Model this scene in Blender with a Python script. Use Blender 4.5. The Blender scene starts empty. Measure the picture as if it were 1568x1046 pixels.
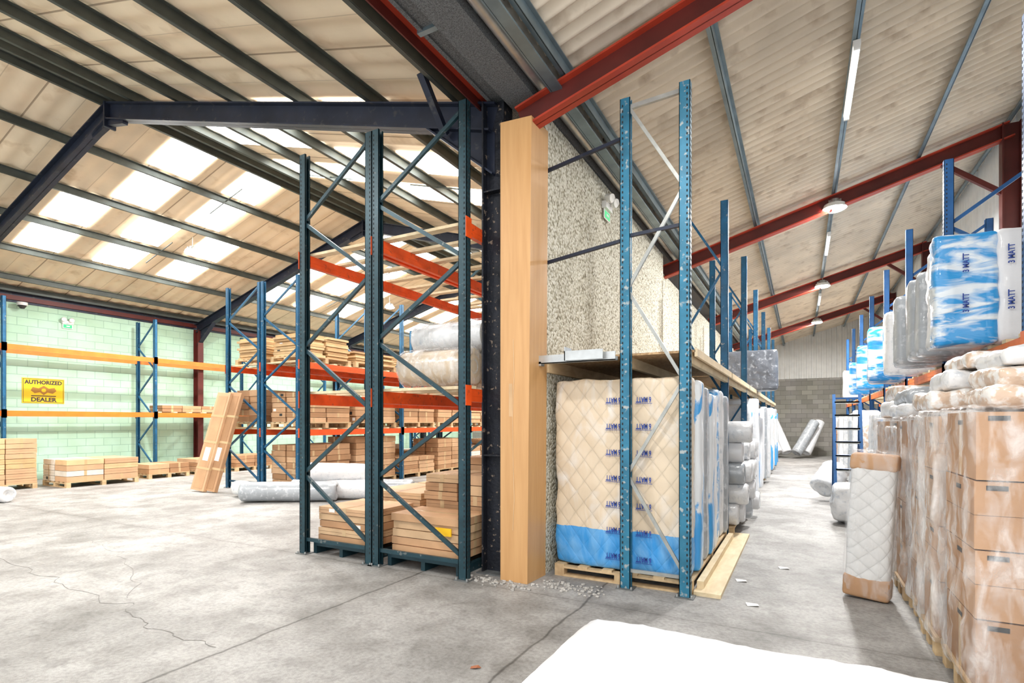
import bpy, math, random
from mathutils import Vector, Matrix, noise
random.seed(7)
S=bpy.context.scene
C=bpy.context.collection
# ------------------------------------------------------------------ materials
_m={}
def M(name,col,rough=.5,metal=0.,var=.12,vs=4.,bump=0.,bs=60.,coat=0.,emit=0.,alpha=None,col2=None,c2t=(.55,.62),spec=None,asc=(1,1,1)):
    if name in _m: return _m[name]
    m=bpy.data.materials.new(name); m.use_nodes=True; _m[name]=m
    nt=m.node_tree; N=nt.nodes; L=nt.links; b=N['Principled BSDF']
    tc=N.new('ShaderNodeTexCoord')
    if var>0:
        nz=N.new('ShaderNodeTexNoise'); nz.inputs['Scale'].default_value=vs; nz.inputs['Detail'].default_value=4
        L.new(tc.outputs['Object'],nz.inputs['Vector'])
        r=N.new('ShaderNodeValToRGB'); L.new(nz.outputs['Fac'],r.inputs['Fac'])
        r.color_ramp.elements[0].position=.3; r.color_ramp.elements[1].position=.7
        r.color_ramp.elements[0].color=(*[c*(1-var) for c in col],1)
        r.color_ramp.elements[1].color=(*[min(1,c*(1+var)) for c in col],1)
        out=r.outputs['Color']
    else:
        rg=N.new('ShaderNodeRGB'); rg.outputs[0].default_value=(*col,1); out=rg.outputs[0]
    if col2:
        n2=N.new('ShaderNodeTexNoise'); n2.inputs['Scale'].default_value=vs*3.3; n2.inputs['Detail'].default_value=6
        L.new(tc.outputs['Object'],n2.inputs['Vector'])
        r2=N.new('ShaderNodeValToRGB'); L.new(n2.outputs['Fac'],r2.inputs['Fac'])
        r2.color_ramp.elements[0].position=c2t[0]; r2.color_ramp.elements[1].position=c2t[1]
        r2.color_ramp.elements[0].color=(0,0,0,1); r2.color_ramp.elements[1].color=(1,1,1,1)
        mx=N.new('ShaderNodeMix'); mx.data_type='RGBA'
        L.new(r2.outputs['Color'],mx.inputs[0]); L.new(out,mx.inputs[6]); mx.inputs[7].default_value=(*col2,1)
        out=mx.outputs[2]
    L.new(out,b.inputs['Base Color'])
    b.inputs['Roughness'].default_value=rough; b.inputs['Metallic'].default_value=metal
    b.inputs['Coat Weight'].default_value=coat; b.inputs['Coat Roughness'].default_value=.15
    if spec is not None: b.inputs['Specular IOR Level'].default_value=spec
    if emit: 
        L.new(out,b.inputs['Emission Color']); b.inputs['Emission Strength'].default_value=emit
    if bump:
        n3=N.new('ShaderNodeTexNoise'); n3.inputs['Scale'].default_value=bs; n3.inputs['Detail'].default_value=4
        L.new(tc.outputs['Object'],n3.inputs['Vector'])
        bp=N.new('ShaderNodeBump'); bp.inputs['Strength'].default_value=bump; bp.inputs['Distance'].default_value=.02
        L.new(n3.outputs['Fac'],bp.inputs['Height']); L.new(bp.outputs['Normal'],b.inputs['Normal'])
        if coat: L.new(bp.outputs['Normal'],b.inputs['Coat Normal'])
    if alpha:  # streaky white opacity paints in the film's crinkle highlights
        mp=N.new('ShaderNodeMapping'); mp.inputs['Scale'].default_value=asc; L.new(tc.outputs['Object'],mp.inputs[0])
        n4=N.new('ShaderNodeTexNoise'); n4.inputs['Scale'].default_value=7; n4.inputs['Detail'].default_value=5; n4.inputs['Distortion'].default_value=.6
        L.new(mp.outputs[0],n4.inputs['Vector'])
        mr=N.new('ShaderNodeMapRange'); mr.inputs[1].default_value=.42; mr.inputs[2].default_value=.72
        mr.inputs[3].default_value=alpha[0]; mr.inputs[4].default_value=alpha[1]
        L.new(n4.outputs['Fac'],mr.inputs[0]); L.new(mr.outputs[0],b.inputs['Alpha'])
    return m
def nodes(m): return m.node_tree.nodes,m.node_tree.links,m.node_tree.nodes['Principled BSDF']
def math_(N,L,op,a,b=None):
    n=N.new('ShaderNodeMath'); n.operation=op
    for i,x in enumerate((a,b)):
        if x is None: continue
        if isinstance(x,(int,float)): n.inputs[i].default_value=x
        else: L.new(x,n.inputs[i])
    return n.outputs[0]

def block_mat(name,axis,col,mortar,var=.1,scale_w=.44,scale_h=.215,rough=.75,gloss=False):
    m=bpy.data.materials.new(name); m.use_nodes=True; N,L,b=nodes(m)
    g=N.new('ShaderNodeNewGeometry'); s=N.new('ShaderNodeSeparateXYZ'); c=N.new('ShaderNodeCombineXYZ')
    L.new(g.outputs['Position'],s.inputs[0]); L.new(s.outputs[axis],c.inputs[0]); L.new(s.outputs[2],c.inputs[1])
    bt=N.new('ShaderNodeTexBrick'); L.new(c.outputs[0],bt.inputs['Vector'])
    bt.inputs['Scale'].default_value=1; bt.inputs['Brick Width'].default_value=scale_w; bt.inputs['Row Height'].default_value=scale_h
    bt.inputs['Mortar Size'].default_value=.008; bt.inputs['Mortar Smooth'].default_value=.3
    bt.inputs['Color1'].default_value=(*[x*(1-var) for x in col],1); bt.inputs['Color2'].default_value=(*[min(1,x*(1+var)) for x in col],1)
    bt.inputs['Mortar'].default_value=(*mortar,1)
    nz=N.new('ShaderNodeTexNoise'); nz.inputs['Scale'].default_value=1.3; nz.inputs['Detail'].default_value=6; L.new(g.outputs['Position'],nz.inputs['Vector'])
    mx=N.new('ShaderNodeMix'); mx.data_type='RGBA'; mx.blend_type='MULTIPLY'; mx.inputs[0].default_value=.45
    L.new(bt.outputs['Color'],mx.inputs[6])
    r=N.new('ShaderNodeValToRGB'); L.new(nz.outputs['Fac'],r.inputs['Fac']); r.color_ramp.elements[0].position=.35; r.color_ramp.elements[1].position=.65
    r.color_ramp.elements[0].color=(.72,.76,.60,1); r.color_ramp.elements[1].color=(1,1,1,1); L.new(r.outputs['Color'],mx.inputs[7])
    L.new(mx.outputs[2],b.inputs['Base Color']); b.inputs['Roughness'].default_value=rough
    bp=N.new('ShaderNodeBump'); bp.inputs['Strength'].default_value=.5; bp.inputs['Distance'].default_value=.01; bp.invert=True
    L.new(bt.outputs['Fac'],bp.inputs['Height']); L.new(bp.outputs['Normal'],b.inputs['Normal'])
    return m
def floor_mat():
    m=bpy.data.materials.new('concrete_floor'); m.use_nodes=True; N,L,b=nodes(m)
    g=N.new('ShaderNodeNewGeometry'); P=g.outputs['Position']
    def nz(sc,det=6,dist=0):
        n=N.new('ShaderNodeTexNoise'); n.inputs['Scale'].default_value=sc; n.inputs['Detail'].default_value=det; n.inputs['Distortion'].default_value=dist
        L.new(P,n.inputs['Vector']); return n.outputs['Fac']
    def ramp(f,p0,p1,c0,c1):
        r=N.new('ShaderNodeValToRGB'); L.new(f,r.inputs['Fac']); e=r.color_ramp.elements
        e[0].position=p0;e[1].position=p1;e[0].color=(*c0,1);e[1].color=(*c1,1); return r.outputs['Color']
    def mul(a,c,f=1):
        x=N.new('ShaderNodeMix'); x.data_type='RGBA'; x.blend_type='MULTIPLY'; x.inputs[0].default_value=f; L.new(a,x.inputs[6]); L.new(c,x.inputs[7]); return x.outputs[2]
    c=ramp(nz(.55,5,.5),.34,.66,(.30,.292,.28),(.47,.46,.445))
    c=mul(c,ramp(nz(1.9,8,.25),.36,.58,(.68,.672,.66),(1,1,1)))
    c=mul(c,ramp(nz(7,7,.2),.34,.5,(.74,.735,.73),(1,1,1)),.8)
    fine=nz(34,5)
    c=mul(c,ramp(fine,.3,.6,(.72,.715,.71),(1,1,1)))
    c=mul(c,ramp(nz(150,2),.3,.5,(.66,.66,.66),(1,1,1)),.7)
    s=N.new('ShaderNodeSeparateXYZ'); L.new(P,s.inputs[0])
    wob=math_(N,L,'MULTIPLY',math_(N,L,'SUBTRACT',nz(2.2,7),.5),.10)
    for ax,pos,w,f in ((0,-3.45,.012,.85),(0,-1.64,.010,.8),(1,4.35,.007,.5),(0,-9.2,.009,.4),(1,10.6,.009,.4)):
        d=math_(N,L,'ABSOLUTE',math_(N,L,'SUBTRACT',math_(N,L,'ADD',s.outputs[ax],wob),pos))
        c=mul(c,ramp(d,w*.4,w*1.5,(.28,.27,.26),(1,1,1)),f)
        c=mul(c,ramp(d,w,w*18,(.76,.75,.735),(1,1,1)),f)
    L.new(c,b.inputs['Base Color']); b.inputs['Roughness'].default_value=.6
    bp=N.new('ShaderNodeBump'); bp.inputs['Strength'].default_value=.2; bp.inputs['Distance'].default_value=.01
    L.new(fine,bp.inputs['Height']); L.new(bp.outputs['Normal'],b.inputs['Normal'])
    return m
def pebble_mat():
    m=bpy.data.materials.new('pebbledash_render'); m.use_nodes=True; N,L,b=nodes(m)
    g=N.new('ShaderNodeNewGeometry'); P=g.outputs['Position']
    v=N.new('ShaderNodeTexVoronoi'); v.inputs['Scale'].default_value=38; L.new(P,v.inputs['Vector'])
    r=N.new('ShaderNodeValToRGB'); s=N.new('ShaderNodeSeparateColor'); L.new(v.outputs['Color'],s.inputs[0]); L.new(s.outputs[0],r.inputs['Fac'])
    e=r.color_ramp.elements; e[0].position=0; e[0].color=(.22,.19,.13,1); e[1].position=1; e[1].color=(.84,.82,.73,1)
    x=e.new(.14); x.color=(.42,.39,.30,1); x=e.new(.4); x.color=(.62,.59,.48,1)
    r2=N.new('ShaderNodeValToRGB'); L.new(v.outputs['Distance'],r2.inputs['Fac']); r2.color_ramp.elements[0].position=.4; r2.color_ramp.elements[1].position=.9
    r2.color_ramp.elements[0].color=(1,1,1,1); r2.color_ramp.elements[1].color=(.6,.57,.48,1)
    mx=N.new('ShaderNodeMix'); mx.data_type='RGBA'; mx.blend_type='MULTIPLY'; mx.inputs[0].default_value=1; L.new(r.outputs[0],mx.inputs[6]); L.new(r2.outputs[0],mx.inputs[7])
    L.new(mx.outputs[2],b.inputs['Base Color']); b.inputs['Roughness'].default_value=.85
    bp=N.new('ShaderNodeBump'); bp.invert=True; bp.inputs['Strength'].default_value=.7; bp.inputs['Distance'].default_value=.014
    L.new(v.outputs['Distance'],bp.inputs['Height']); L.new(bp.outputs['Normal'],b.inputs['Normal'])
    return m
def osb_mat(name,c0,c1,sc=45):
    m=bpy.data.materials.new(name); m.use_nodes=True; N,L,b=nodes(m)
    g=N.new('ShaderNodeNewGeometry'); v=N.new('ShaderNodeTexVoronoi'); v.inputs['Scale'].default_value=sc; L.new(g.outputs['Position'],v.inputs['Vector'])
    s=N.new('ShaderNodeSeparateColor'); L.new(v.outputs['Color'],s.inputs[0])
    r=N.new('ShaderNodeValToRGB'); L.new(s.outputs[1],r.inputs['Fac']); r.color_ramp.elements[0].color=(*c0,1); r.color_ramp.elements[1].color=(*c1,1)
    L.new(r.outputs[0],b.inputs['Base Color']); b.inputs['Roughness'].default_value=.7
    return m
def grain_mat(name,c0,c1,stretch=(14,14,.8),rough=.45,bump=.05):
    m=bpy.data.materials.new(name); m.use_nodes=True; N,L,b=nodes(m)
    tc=N.new('ShaderNodeTexCoord'); mp=N.new('ShaderNodeMapping'); mp.inputs['Scale'].default_value=stretch; L.new(tc.outputs['Object'],mp.inputs[0])
    n=N.new('ShaderNodeTexNoise'); n.inputs['Scale'].default_value=2; n.inputs['Detail'].default_value=7; n.inputs['Distortion'].default_value=.4; L.new(mp.outputs[0],n.inputs['Vector'])
    r=N.new('ShaderNodeValToRGB'); L.new(n.outputs['Fac'],r.inputs['Fac']); r.color_ramp.elements[0].position=.3; r.color_ramp.elements[1].position=.7
    r.color_ramp.elements[0].color=(*c0,1); r.color_ramp.elements[1].color=(*c1,1); L.new(r.outputs[0],b.inputs['Base Color'])
    b.inputs['Roughness'].default_value=rough
    return m
def quilt_mat(name,col,blue_h,blue=(.02,.28,.68),coat=.7,pitch=.17,whit=.6):
    """quilted fabric seen through glossy film, printed blue band at the bottom (object z < blue_h)"""
    m=bpy.data.materials.new(name); m.use_nodes=True; N,L,b=nodes(m)
    tc=N.new('ShaderNodeTexCoord'); s=N.new('ShaderNodeSeparateXYZ'); L.new(tc.outputs['Object'],s.inputs[0])
    hx=math_(N,L,'ADD',s.outputs[0],s.outputs[1])
    k=math.pi/pitch
    zz=math_(N,L,'MULTIPLY',s.outputs[2],.8)
    a=math_(N,L,'ABSOLUTE',math_(N,L,'SINE',math_(N,L,'MULTIPLY',math_(N,L,'ADD',hx,zz),k)))
    c=math_(N,L,'ABSOLUTE',math_(N,L,'SINE',math_(N,L,'MULTIPLY',math_(N,L,'SUBTRACT',hx,zz),k)))
    q=math_(N,L,'POWER',math_(N,L,'MULTIPLY',a,c),.3)
    r=N.new('ShaderNodeValToRGB'); L.new(q,r.inputs['Fac']); r.color_ramp.elements[0].position=.2; r.color_ramp.elements[1].position=.7
    r.color_ramp.elements[0].color=(*[x*.84 for x in col],1); r.color_ramp.elements[1].color=(*col,1)
    mp=N.new('ShaderNodeMapping'); mp.inputs['Scale'].default_value=(1.8,1.8,.8); mp.inputs['Rotation'].default_value=(0,.35,0); L.new(tc.outputs['Object'],mp.inputs[0])
    n=N.new('ShaderNodeTexNoise'); n.inputs['Scale'].default_value=2.2; n.inputs['Detail'].default_value=7; n.inputs['Distortion'].default_value=1.4; L.new(mp.outputs[0],n.inputs['Vector'])
    rw=N.new('ShaderNodeValToRGB'); L.new(n.outputs['Fac'],rw.inputs['Fac']); rw.color_ramp.elements[0].position=.50; rw.color_ramp.elements[1].position=.66
    rw.color_ramp.elements[0].color=(0,0,0,1); rw.color_ramp.elements[1].color=(whit,whit,whit,1)
    m1=N.new('ShaderNodeMix'); m1.data_type='RGBA'; L.new(rw.outputs[0],m1.inputs[0]); L.new(r.outputs[0],m1.inputs[6]); m1.inputs[7].default_value=(.80,.79,.77,1)
    lt=math_(N,L,'LESS_THAN',math_(N,L,'ADD',s.outputs[2],math_(N,L,'MULTIPLY',n.outputs['Fac'],.06)),blue_h)
    m2=N.new('ShaderNodeMix'); m2.data_type='RGBA'; L.new(lt,m2.inputs[0]); L.new(m1.outputs[2],m2.inputs[6])
    rb=N.new('ShaderNodeValToRGB'); L.new(n.outputs['Fac'],rb.inputs['Fac']); rb.color_ramp.elements[0].position=.35; rb.color_ramp.elements[1].position=.75
    rb.color_ramp.elements[0].color=(*blue,1); rb.color_ramp.elements[1].color=(blue[0]+.18,blue[1]+.2,min(1,blue[2]+.12),1); L.new(rb.outputs[0],m2.inputs[7])
    L.new(m2.outputs[2],b.inputs['Base Color']); b.inputs['Roughness'].default_value=.5; b.inputs['Coat Weight'].default_value=coat; b.inputs['Coat Roughness'].default_value=.1
    bp=N.new('ShaderNodeBump'); bp.inputs['Strength'].default_value=.35; bp.inputs['Distance'].default_value=.02; L.new(q,bp.inputs['Height']); L.new(bp.outputs['Normal'],b.inputs['Normal'])
    b2=N.new('ShaderNodeBump'); b2.inputs['Strength'].default_value=1.; b2.inputs['Distance'].default_value=.12; L.new(n.outputs['Fac'],b2.inputs['Height']); L.new(b2.outputs['Normal'],b.inputs['Coat Normal'])
    return m
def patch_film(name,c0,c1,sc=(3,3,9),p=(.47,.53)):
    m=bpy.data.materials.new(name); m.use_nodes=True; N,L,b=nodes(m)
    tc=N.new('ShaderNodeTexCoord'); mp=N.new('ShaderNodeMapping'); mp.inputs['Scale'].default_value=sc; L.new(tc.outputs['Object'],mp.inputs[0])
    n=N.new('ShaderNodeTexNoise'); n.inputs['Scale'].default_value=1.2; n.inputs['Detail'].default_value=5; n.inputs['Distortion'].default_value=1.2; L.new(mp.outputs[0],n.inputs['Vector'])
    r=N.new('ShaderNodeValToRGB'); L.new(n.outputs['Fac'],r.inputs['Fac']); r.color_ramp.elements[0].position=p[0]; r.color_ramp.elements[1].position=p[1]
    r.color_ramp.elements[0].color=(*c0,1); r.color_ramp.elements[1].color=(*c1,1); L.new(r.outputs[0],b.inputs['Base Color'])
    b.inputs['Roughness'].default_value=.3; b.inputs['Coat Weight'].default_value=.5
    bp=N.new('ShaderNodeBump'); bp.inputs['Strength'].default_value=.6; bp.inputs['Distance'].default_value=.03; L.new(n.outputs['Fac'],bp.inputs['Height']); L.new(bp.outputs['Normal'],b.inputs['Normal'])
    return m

navy=M('navy_steel',(.014,.020,.040),.5,.2,.3,3,col2=(.055,.055,.06),c2t=(.6,.7))
navycol=M('black_blue_column',(.007,.009,.016),.6,.1,.4,6,bump=.4,bs=30,col2=(.22,.17,.13),c2t=(.62,.67))
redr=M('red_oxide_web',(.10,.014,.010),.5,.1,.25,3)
redf=M('red_oxide_flange',(.42,.045,.02),.45,.1,.2,3)  # brighter copy of the web red, painting in the lit rafter underside
purl=M('purlin_green_grey',(.07,.082,.075),.5,.3,.2,4)
purlb=M('purlin_galvanised_blue',(.18,.24,.27),.4,.5,.2,4)
sheetL=M('cream_roof_liner',(.72,.60,.44),.7,0,.12,.9,bump=.15,bs=9,col2=(.52,.39,.25),c2t=(.58,.78))
sheetR=M('fibre_cement_sheet',(.70,.61,.49),.8,0,.14,1.2,bump=.2,bs=12,col2=(.44,.35,.26),c2t=(.55,.75))
def add_seams(m,period,axis=1,w=.025,s_=.55):
    N,L,b=nodes(m); g=N.new('ShaderNodeNewGeometry'); s=N.new('ShaderNodeSeparateXYZ'); L.new(g.outputs['Position'],s.inputs[0])
    f=math_(N,L,'FRACT',math_(N,L,'DIVIDE',s.outputs[axis],period))
    lt=math_(N,L,'LESS_THAN',f,w)
    src=b.inputs['Base Color'].links[0].from_socket
    mx=N.new('ShaderNodeMix'); mx.data_type='RGBA'; L.new(math_(N,L,'MULTIPLY',lt,s_),mx.inputs[0]); L.new(src,mx.inputs[6]); mx.inputs[7].default_value=(.2,.14,.09,1)
    L.new(mx.outputs[2],b.inputs['Base Color'])
add_seams(sheetL,1.02,s_=.65); add_seams(sheetL,.51,w=.03,s_=.35)
skyl=M('skylight_grp',(1,1,.98),.5,emit=9.,var=0)
teal=M('rack_teal_paint',(.014,.048,.064),.40,.25,.25,6,col2=(.13,.15,.15),c2t=(.64,.70))
blue=M('rack_blue_paint',(.012,.10,.21),.4,.2,.25,6,col2=(.22,.25,.27),c2t=(.63,.69))
blueR=M('rack_bright_blue_paint',(.025,.16,.26),.42,.2,.25,6,col2=(.34,.38,.38),c2t=(.58,.66))
blueD=M('rack_deep_blue_paint',(.015,.085,.24),.45,.2,.2,6)
orange=M('orange_beam_paint',(.80,.09,.012),.4,.1,.15,5,col2=(.50,.07,.02),c2t=(.6,.7))
orangeY=M('orange_yellow_beam_paint',(.82,.19,.025),.4,.1,.12,5)
galv=M('galvanised_steel',(.50,.52,.52),.35,.7,.15,8)
hole=M('perforation_black',(.012,.014,.016),.8,var=0)
brass=M('brace_grey',(.38,.39,.37),.4,.5,.2,8)
timber=grain_mat('raw_timber',(.48,.32,.17),(.70,.52,.30),(6,2,6),.7)
timber2=grain_mat('pale_timber',(.64,.50,.30),(.80,.67,.45),(6,2,6),.7)
veneer=grain_mat('beech_veneer',(.53,.285,.11),(.61,.345,.145),(10,10,.7),.42)
osb=osb_mat('osb_board',(.32,.19,.09),(.54,.36,.19))
ply=M('plywood_edge',(.76,.60,.38),.6)
carts=[M('cardboard_%d'%i,c,.75,0,.12,2.5,bump=.1,bs=20) for i,c in enumerate([(.46,.26,.135),(.53,.31,.165),(.38,.205,.10),(.58,.36,.205)])]
cartline=M('cardboard_crease',(.14,.075,.035),.8,var=0)
cartw=M('white_carton',(.72,.67,.58),.7)
tape=M('parcel_tape',(.58,.40,.22),.25,coat=.4,var=0)
label=M('paper_label',(.85,.84,.80),.6,var=0)
ink=M('print_ink',(.02,.06,.32),.5,var=0)
inkk=M('black_ink',(.03,.03,.03),.5,var=0)
film=M('clear_stretch_film',(.92,.92,.92),.14,0,0,3,bump=1.,bs=9,alpha=(.06,.58),spec=.9,asc=(1.6,1.6,.5))
film2=M('milky_film',(.90,.90,.90),.18,0,0,3,bump=1.,bs=8,alpha=(.18,.78),spec=.8,asc=(1.6,1.6,.5))
white=M('white_polythene',(.80,.81,.82),.32,0,.05,5,bump=.7,bs=7,coat=.5,col2=(.56,.60,.65),c2t=(.55,.72))
whitef=M('white_mattress_film',(.80,.81,.83),.4,0,.04,3,bump=.8,bs=4,coat=.3)
greyw=M('grey_polythene',(.38,.41,.44),.3,0,.12,4,bump=.6,bs=6,coat=.6,col2=(.58,.61,.64),c2t=(.55,.66))
darkw=M('dark_polythene',(.10,.11,.13),.3,0,.2,4,bump=.8,bs=8,coat=.6,col2=(.26,.28,.31),c2t=(.56,.66))
pinkw=M('cream_polythene',(.64,.48,.36),.3,0,.1,4,bump=.9,bs=8,coat=.6,col2=(.86,.85,.83),c2t=(.46,.58))
ticking=M('mattress_border',(.60,.48,.34),.6,0,.06,5,coat=.5,bump=.3,bs=12)
bluefilm=patch_film('blue_white_film',(.03,.34,.76),(.82,.90,.96),(2,2,7),(.46,.60))  # white patches: print plus wrinkle highlights painted into the colour
blueside=patch_film('blue_print_side',(.80,.84,.87),(.05,.36,.78),(2,2,1.2),(.52,.56))
quilt=quilt_mat('quilted_cream_film',(.72,.585,.42),.42)
quilt2=quilt_mat('quilted_grey_film',(.72,.72,.71),-1,pitch=.11,whit=.3)
steelpl=M('base_plate_steel',(.18,.19,.19),.5,.5,.2,20)
yellow=M('sign_yellow',(.90,.52,.01),.5,var=.03)
green=M('exit_green',(.02,.45,.15),.5,emit=.6,var=0)
plast=M('white_plastic',(.80,.80,.78),.4,var=0)
lampw=M('lamp_lens_white',(1,1,1),.4,emit=45,var=0)
tubew=M('tube_lens_white',(1,1,.97),.4,emit=4,var=0)
foam=M('grey_foam_insulation',(.11,.115,.12),.9,0,.5,70,bump=.8,bs=90,col2=(.30,.31,.31),c2t=(.55,.65))
# ------------------------------------------------------------------ mesh builder
class MB:
    def __init__(s): s.v=[];s.f=[];s.mi=[];s.sm=[];s.mats=[]
    def _m(s,m):
        if m not in s.mats: s.mats.append(m)
        return s.mats.index(m)
    def add(s,vs,fs,m,smooth=False):
        o=len(s.v); i=s._m(m); s.v+= [tuple(v) for v in vs]
        for f in fs: s.f.append(tuple(o+k for k in f)); s.mi.append(i); s.sm.append(smooth)
    BF=[(0,2,3,1),(4,5,7,6),(0,1,5,4),(2,6,7,3),(0,4,6,2),(1,3,7,5)]
    def box(s,x0,x1,y0,y1,z0,z1,m,rz=0,mat4=None):
        vs=[Vector((x,y,z)) for z in (z0,z1) for y in (y0,y1) for x in (x0,x1)]
        if rz:
            c=Vector(((x0+x1)/2,(y0+y1)/2,0)); R=Matrix.Rotation(rz,3,'Z'); vs=[R@(v-c)+c for v in vs]
        if mat4 is not None: vs=[mat4@v for v in vs]
        s.add(vs,s.BF,m)
    def beam(s,p,q,w,h,m,up=(0,0,1),os=0,ou=0):
        p=Vector(p);q=Vector(q);d=(q-p).normalized();up=Vector(up)
        if abs(d.dot(up))>.99: up=Vector((0,1,0))
        sd=d.cross(up).normalized();u=sd.cross(d)
        vs=[b+sd*(os+a*w/2)+u*(ou+c*h/2) for b in (p,q) for c in (-1,1) for a in (-1,1)]
        s.add(vs,s.BF,m)
    def ibeam(s,p,q,dep,wid,m,mf=None,up=(0,0,1),tf=.02,tw=.015):
        mf=mf or m
        s.beam(p,q,tw,dep,m,up); s.beam(p,q,wid,tf,mf,up,ou=dep/2-tf/2); s.beam(p,q,wid,tf,mf,up,ou=-dep/2+tf/2)
    def cyl(s,p,q,r,m,n=14,r2=None,smooth=True):
        p=Vector(p);q=Vector(q);d=(q-p).normalized();a=d.orthogonal().normalized();b=d.cross(a);r2=r if r2 is None else r2
        vs=[p+(a*math.cos(2*math.pi*i/n)+b*math.sin(2*math.pi*i/n))*r for i in range(n)]+[q+(a*math.cos(2*math.pi*i/n)+b*math.sin(2*math.pi*i/n))*r2 for i in range(n)]
        s.add(vs,[(i,(i+1)%n,n+(i+1)%n,n+i) for i in range(n)],m,smooth)
        s.add(vs,[tuple(range(n))[::-1],tuple(range(n,2*n))],m)
    def roll(s,p,q,r,m,n=20,nl=16,amp=.06,sx=1.,seed=0,endm=None):
        p=Vector(p);q=Vector(q);d=(q-p);Ln=d.length;d.normalize();a=d.orthogonal().normalized();b=d.cross(a)
        if abs(d.z)<.5: a=Vector((0,0,1)).cross(d).normalized(); b=Vector((0,0,1))
        prof=[(.035,.0),(.03,.25),(.015,.30),(.03,.55),(.01,.60),(.0,.85),(.03,1.)]
        rings=[(t,k) for t,k in prof]+[(.03+(Ln-.06)*i/nl,1.) for i in range(1,nl)]+[(Ln-t,k) for t,k in prof[::-1]]
        vs=[]
        for t,k in rings:
            for i in range(n):
                th=2*math.pi*i/n; nn=noise.noise(Vector((math.cos(th)*1.6,math.sin(th)*1.6,t*3.5+seed*7.3)))+.5*noise.noise(Vector((math.cos(th)*4,math.sin(th)*4,t*9+seed)))
                rr=r*k*(1+amp*nn) if k>.8 else r*k
                vs.append(p+d*t+(a*math.cos(th)*sx+b*math.sin(th))*rr)
        fs=[(j*n+i,j*n+(i+1)%n,(j+1)*n+(i+1)%n,(j+1)*n+i) for j in range(len(rings)-1) for i in range(n)]
        s.add(vs,fs,m,True)
    def soft(s,c,sz,r,m,cell=.08,amp=0.,fr=3.,seed=0,mat4=None,disp=None,sag=0):
        h=[x/2 for x in sz]; r=min(r,min(h)*.98)
        ax=[]
        for k in range(3):
            inner=2*(h[k]-r); n=max(1,int(inner/cell))
            ax.append([-h[k],-h[k]+.3*r]+[-h[k]+r+inner*i/n for i in range(n+1)]+[h[k]-.3*r,h[k]])
        idx={};vs=[];fs=[]
        def vid(p):
            key=tuple(round(x,5) for x in p)
            if key in idx: return idx[key]
            q=Vector([max(-h[k]+r,min(h[k]-r,p[k])) for k in range(3)]); d=Vector(p)-q
            if d.length<1e-9: d=Vector((0,0,1))
            d.normalize(); pos=q+d*r
            if amp:
                w=pos*fr+Vector((seed*3.7,seed*1.3,seed*5.1))
                pos=pos+d*amp*(noise.noise(w)+.5*noise.noise(w*2.7)+.25*noise.noise(w*6.5))
            if disp: pos=disp(pos,d)
            pos=pos+Vector(c)
            if mat4 is not None: pos=mat4@pos
            idx[key]=len(vs); vs.append(pos); return idx[key]
        for k in range(3):
            a,b=(k+1)%3,(k+2)%3
            for sg in (-1,1):
                for i in range(len(ax[a])-1):
                    for j in range(len(ax[b])-1):
                        q=[]
                        for (u,w) in ((i,j),(i+1,j),(i+1,j+1),(i,j+1)):
                            p=[0,0,0];p[k]=sg*h[k];p[a]=ax[a][u];p[b]=ax[b][w];q.append(vid(tuple(p)))
                        fs.append(tuple(q if sg>0 else q[::-1]))
        s.add(vs,fs,m,True)
    def text(s,body,size,m,X,Y,org,spacing=1.,align='CENTER',bold=0):
        cu=bpy.data.curves.new('t','FONT'); cu.body=body; cu.size=size; cu.align_x=align; cu.space_line=spacing; cu.extrude=.0008; cu.resolution_u=3; cu.offset=bold
        o=bpy.data.objects.new('t',cu); C.objects.link(o); dg=bpy.context.evaluated_depsgraph_get()
        me=bpy.data.meshes.new_from_object(o.evaluated_get(dg))
        X=Vector(X);Y=Vector(Y);Z=X.cross(Y);O=Vector(org)
        s.add([O+X*v.co.x+Y*v.co.y+Z*v.co.z for v in me.vertices],[tuple(p.vertices) for p in me.polygons],m)
        bpy.data.objects.remove(o); bpy.data.meshes.remove(me); bpy.data.curves.remove(cu)
    def build(s,name,bevel=0,parent=None,origin=True):
        me=bpy.data.meshes.new(name)
        xs=[v[0] for v in s.v];ys=[v[1] for v in s.v];zs=[v[2] for v in s.v]
        o=((min(xs)+max(xs))/2,(min(ys)+max(ys))/2,min(zs)) if origin else (0,0,0)
        me.from_pydata([(v[0]-o[0],v[1]-o[1],v[2]-o[2]) for v in s.v],[],s.f)
        for m in s.mats: me.materials.append(m)
        me.polygons.foreach_set('material_index',s.mi); me.polygons.foreach_set('use_smooth',s.sm); me.update()
        ob=bpy.data.objects.new(name,me); ob.location=o; C.objects.link(ob)
        if parent: ob.parent=parent
        if bevel:
            b=ob.modifiers.new('bev','BEVEL'); b.width=bevel; b.segments=2; b.limit_method='ANGLE'; b.angle_limit=math.radians(50)
        return ob
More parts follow.
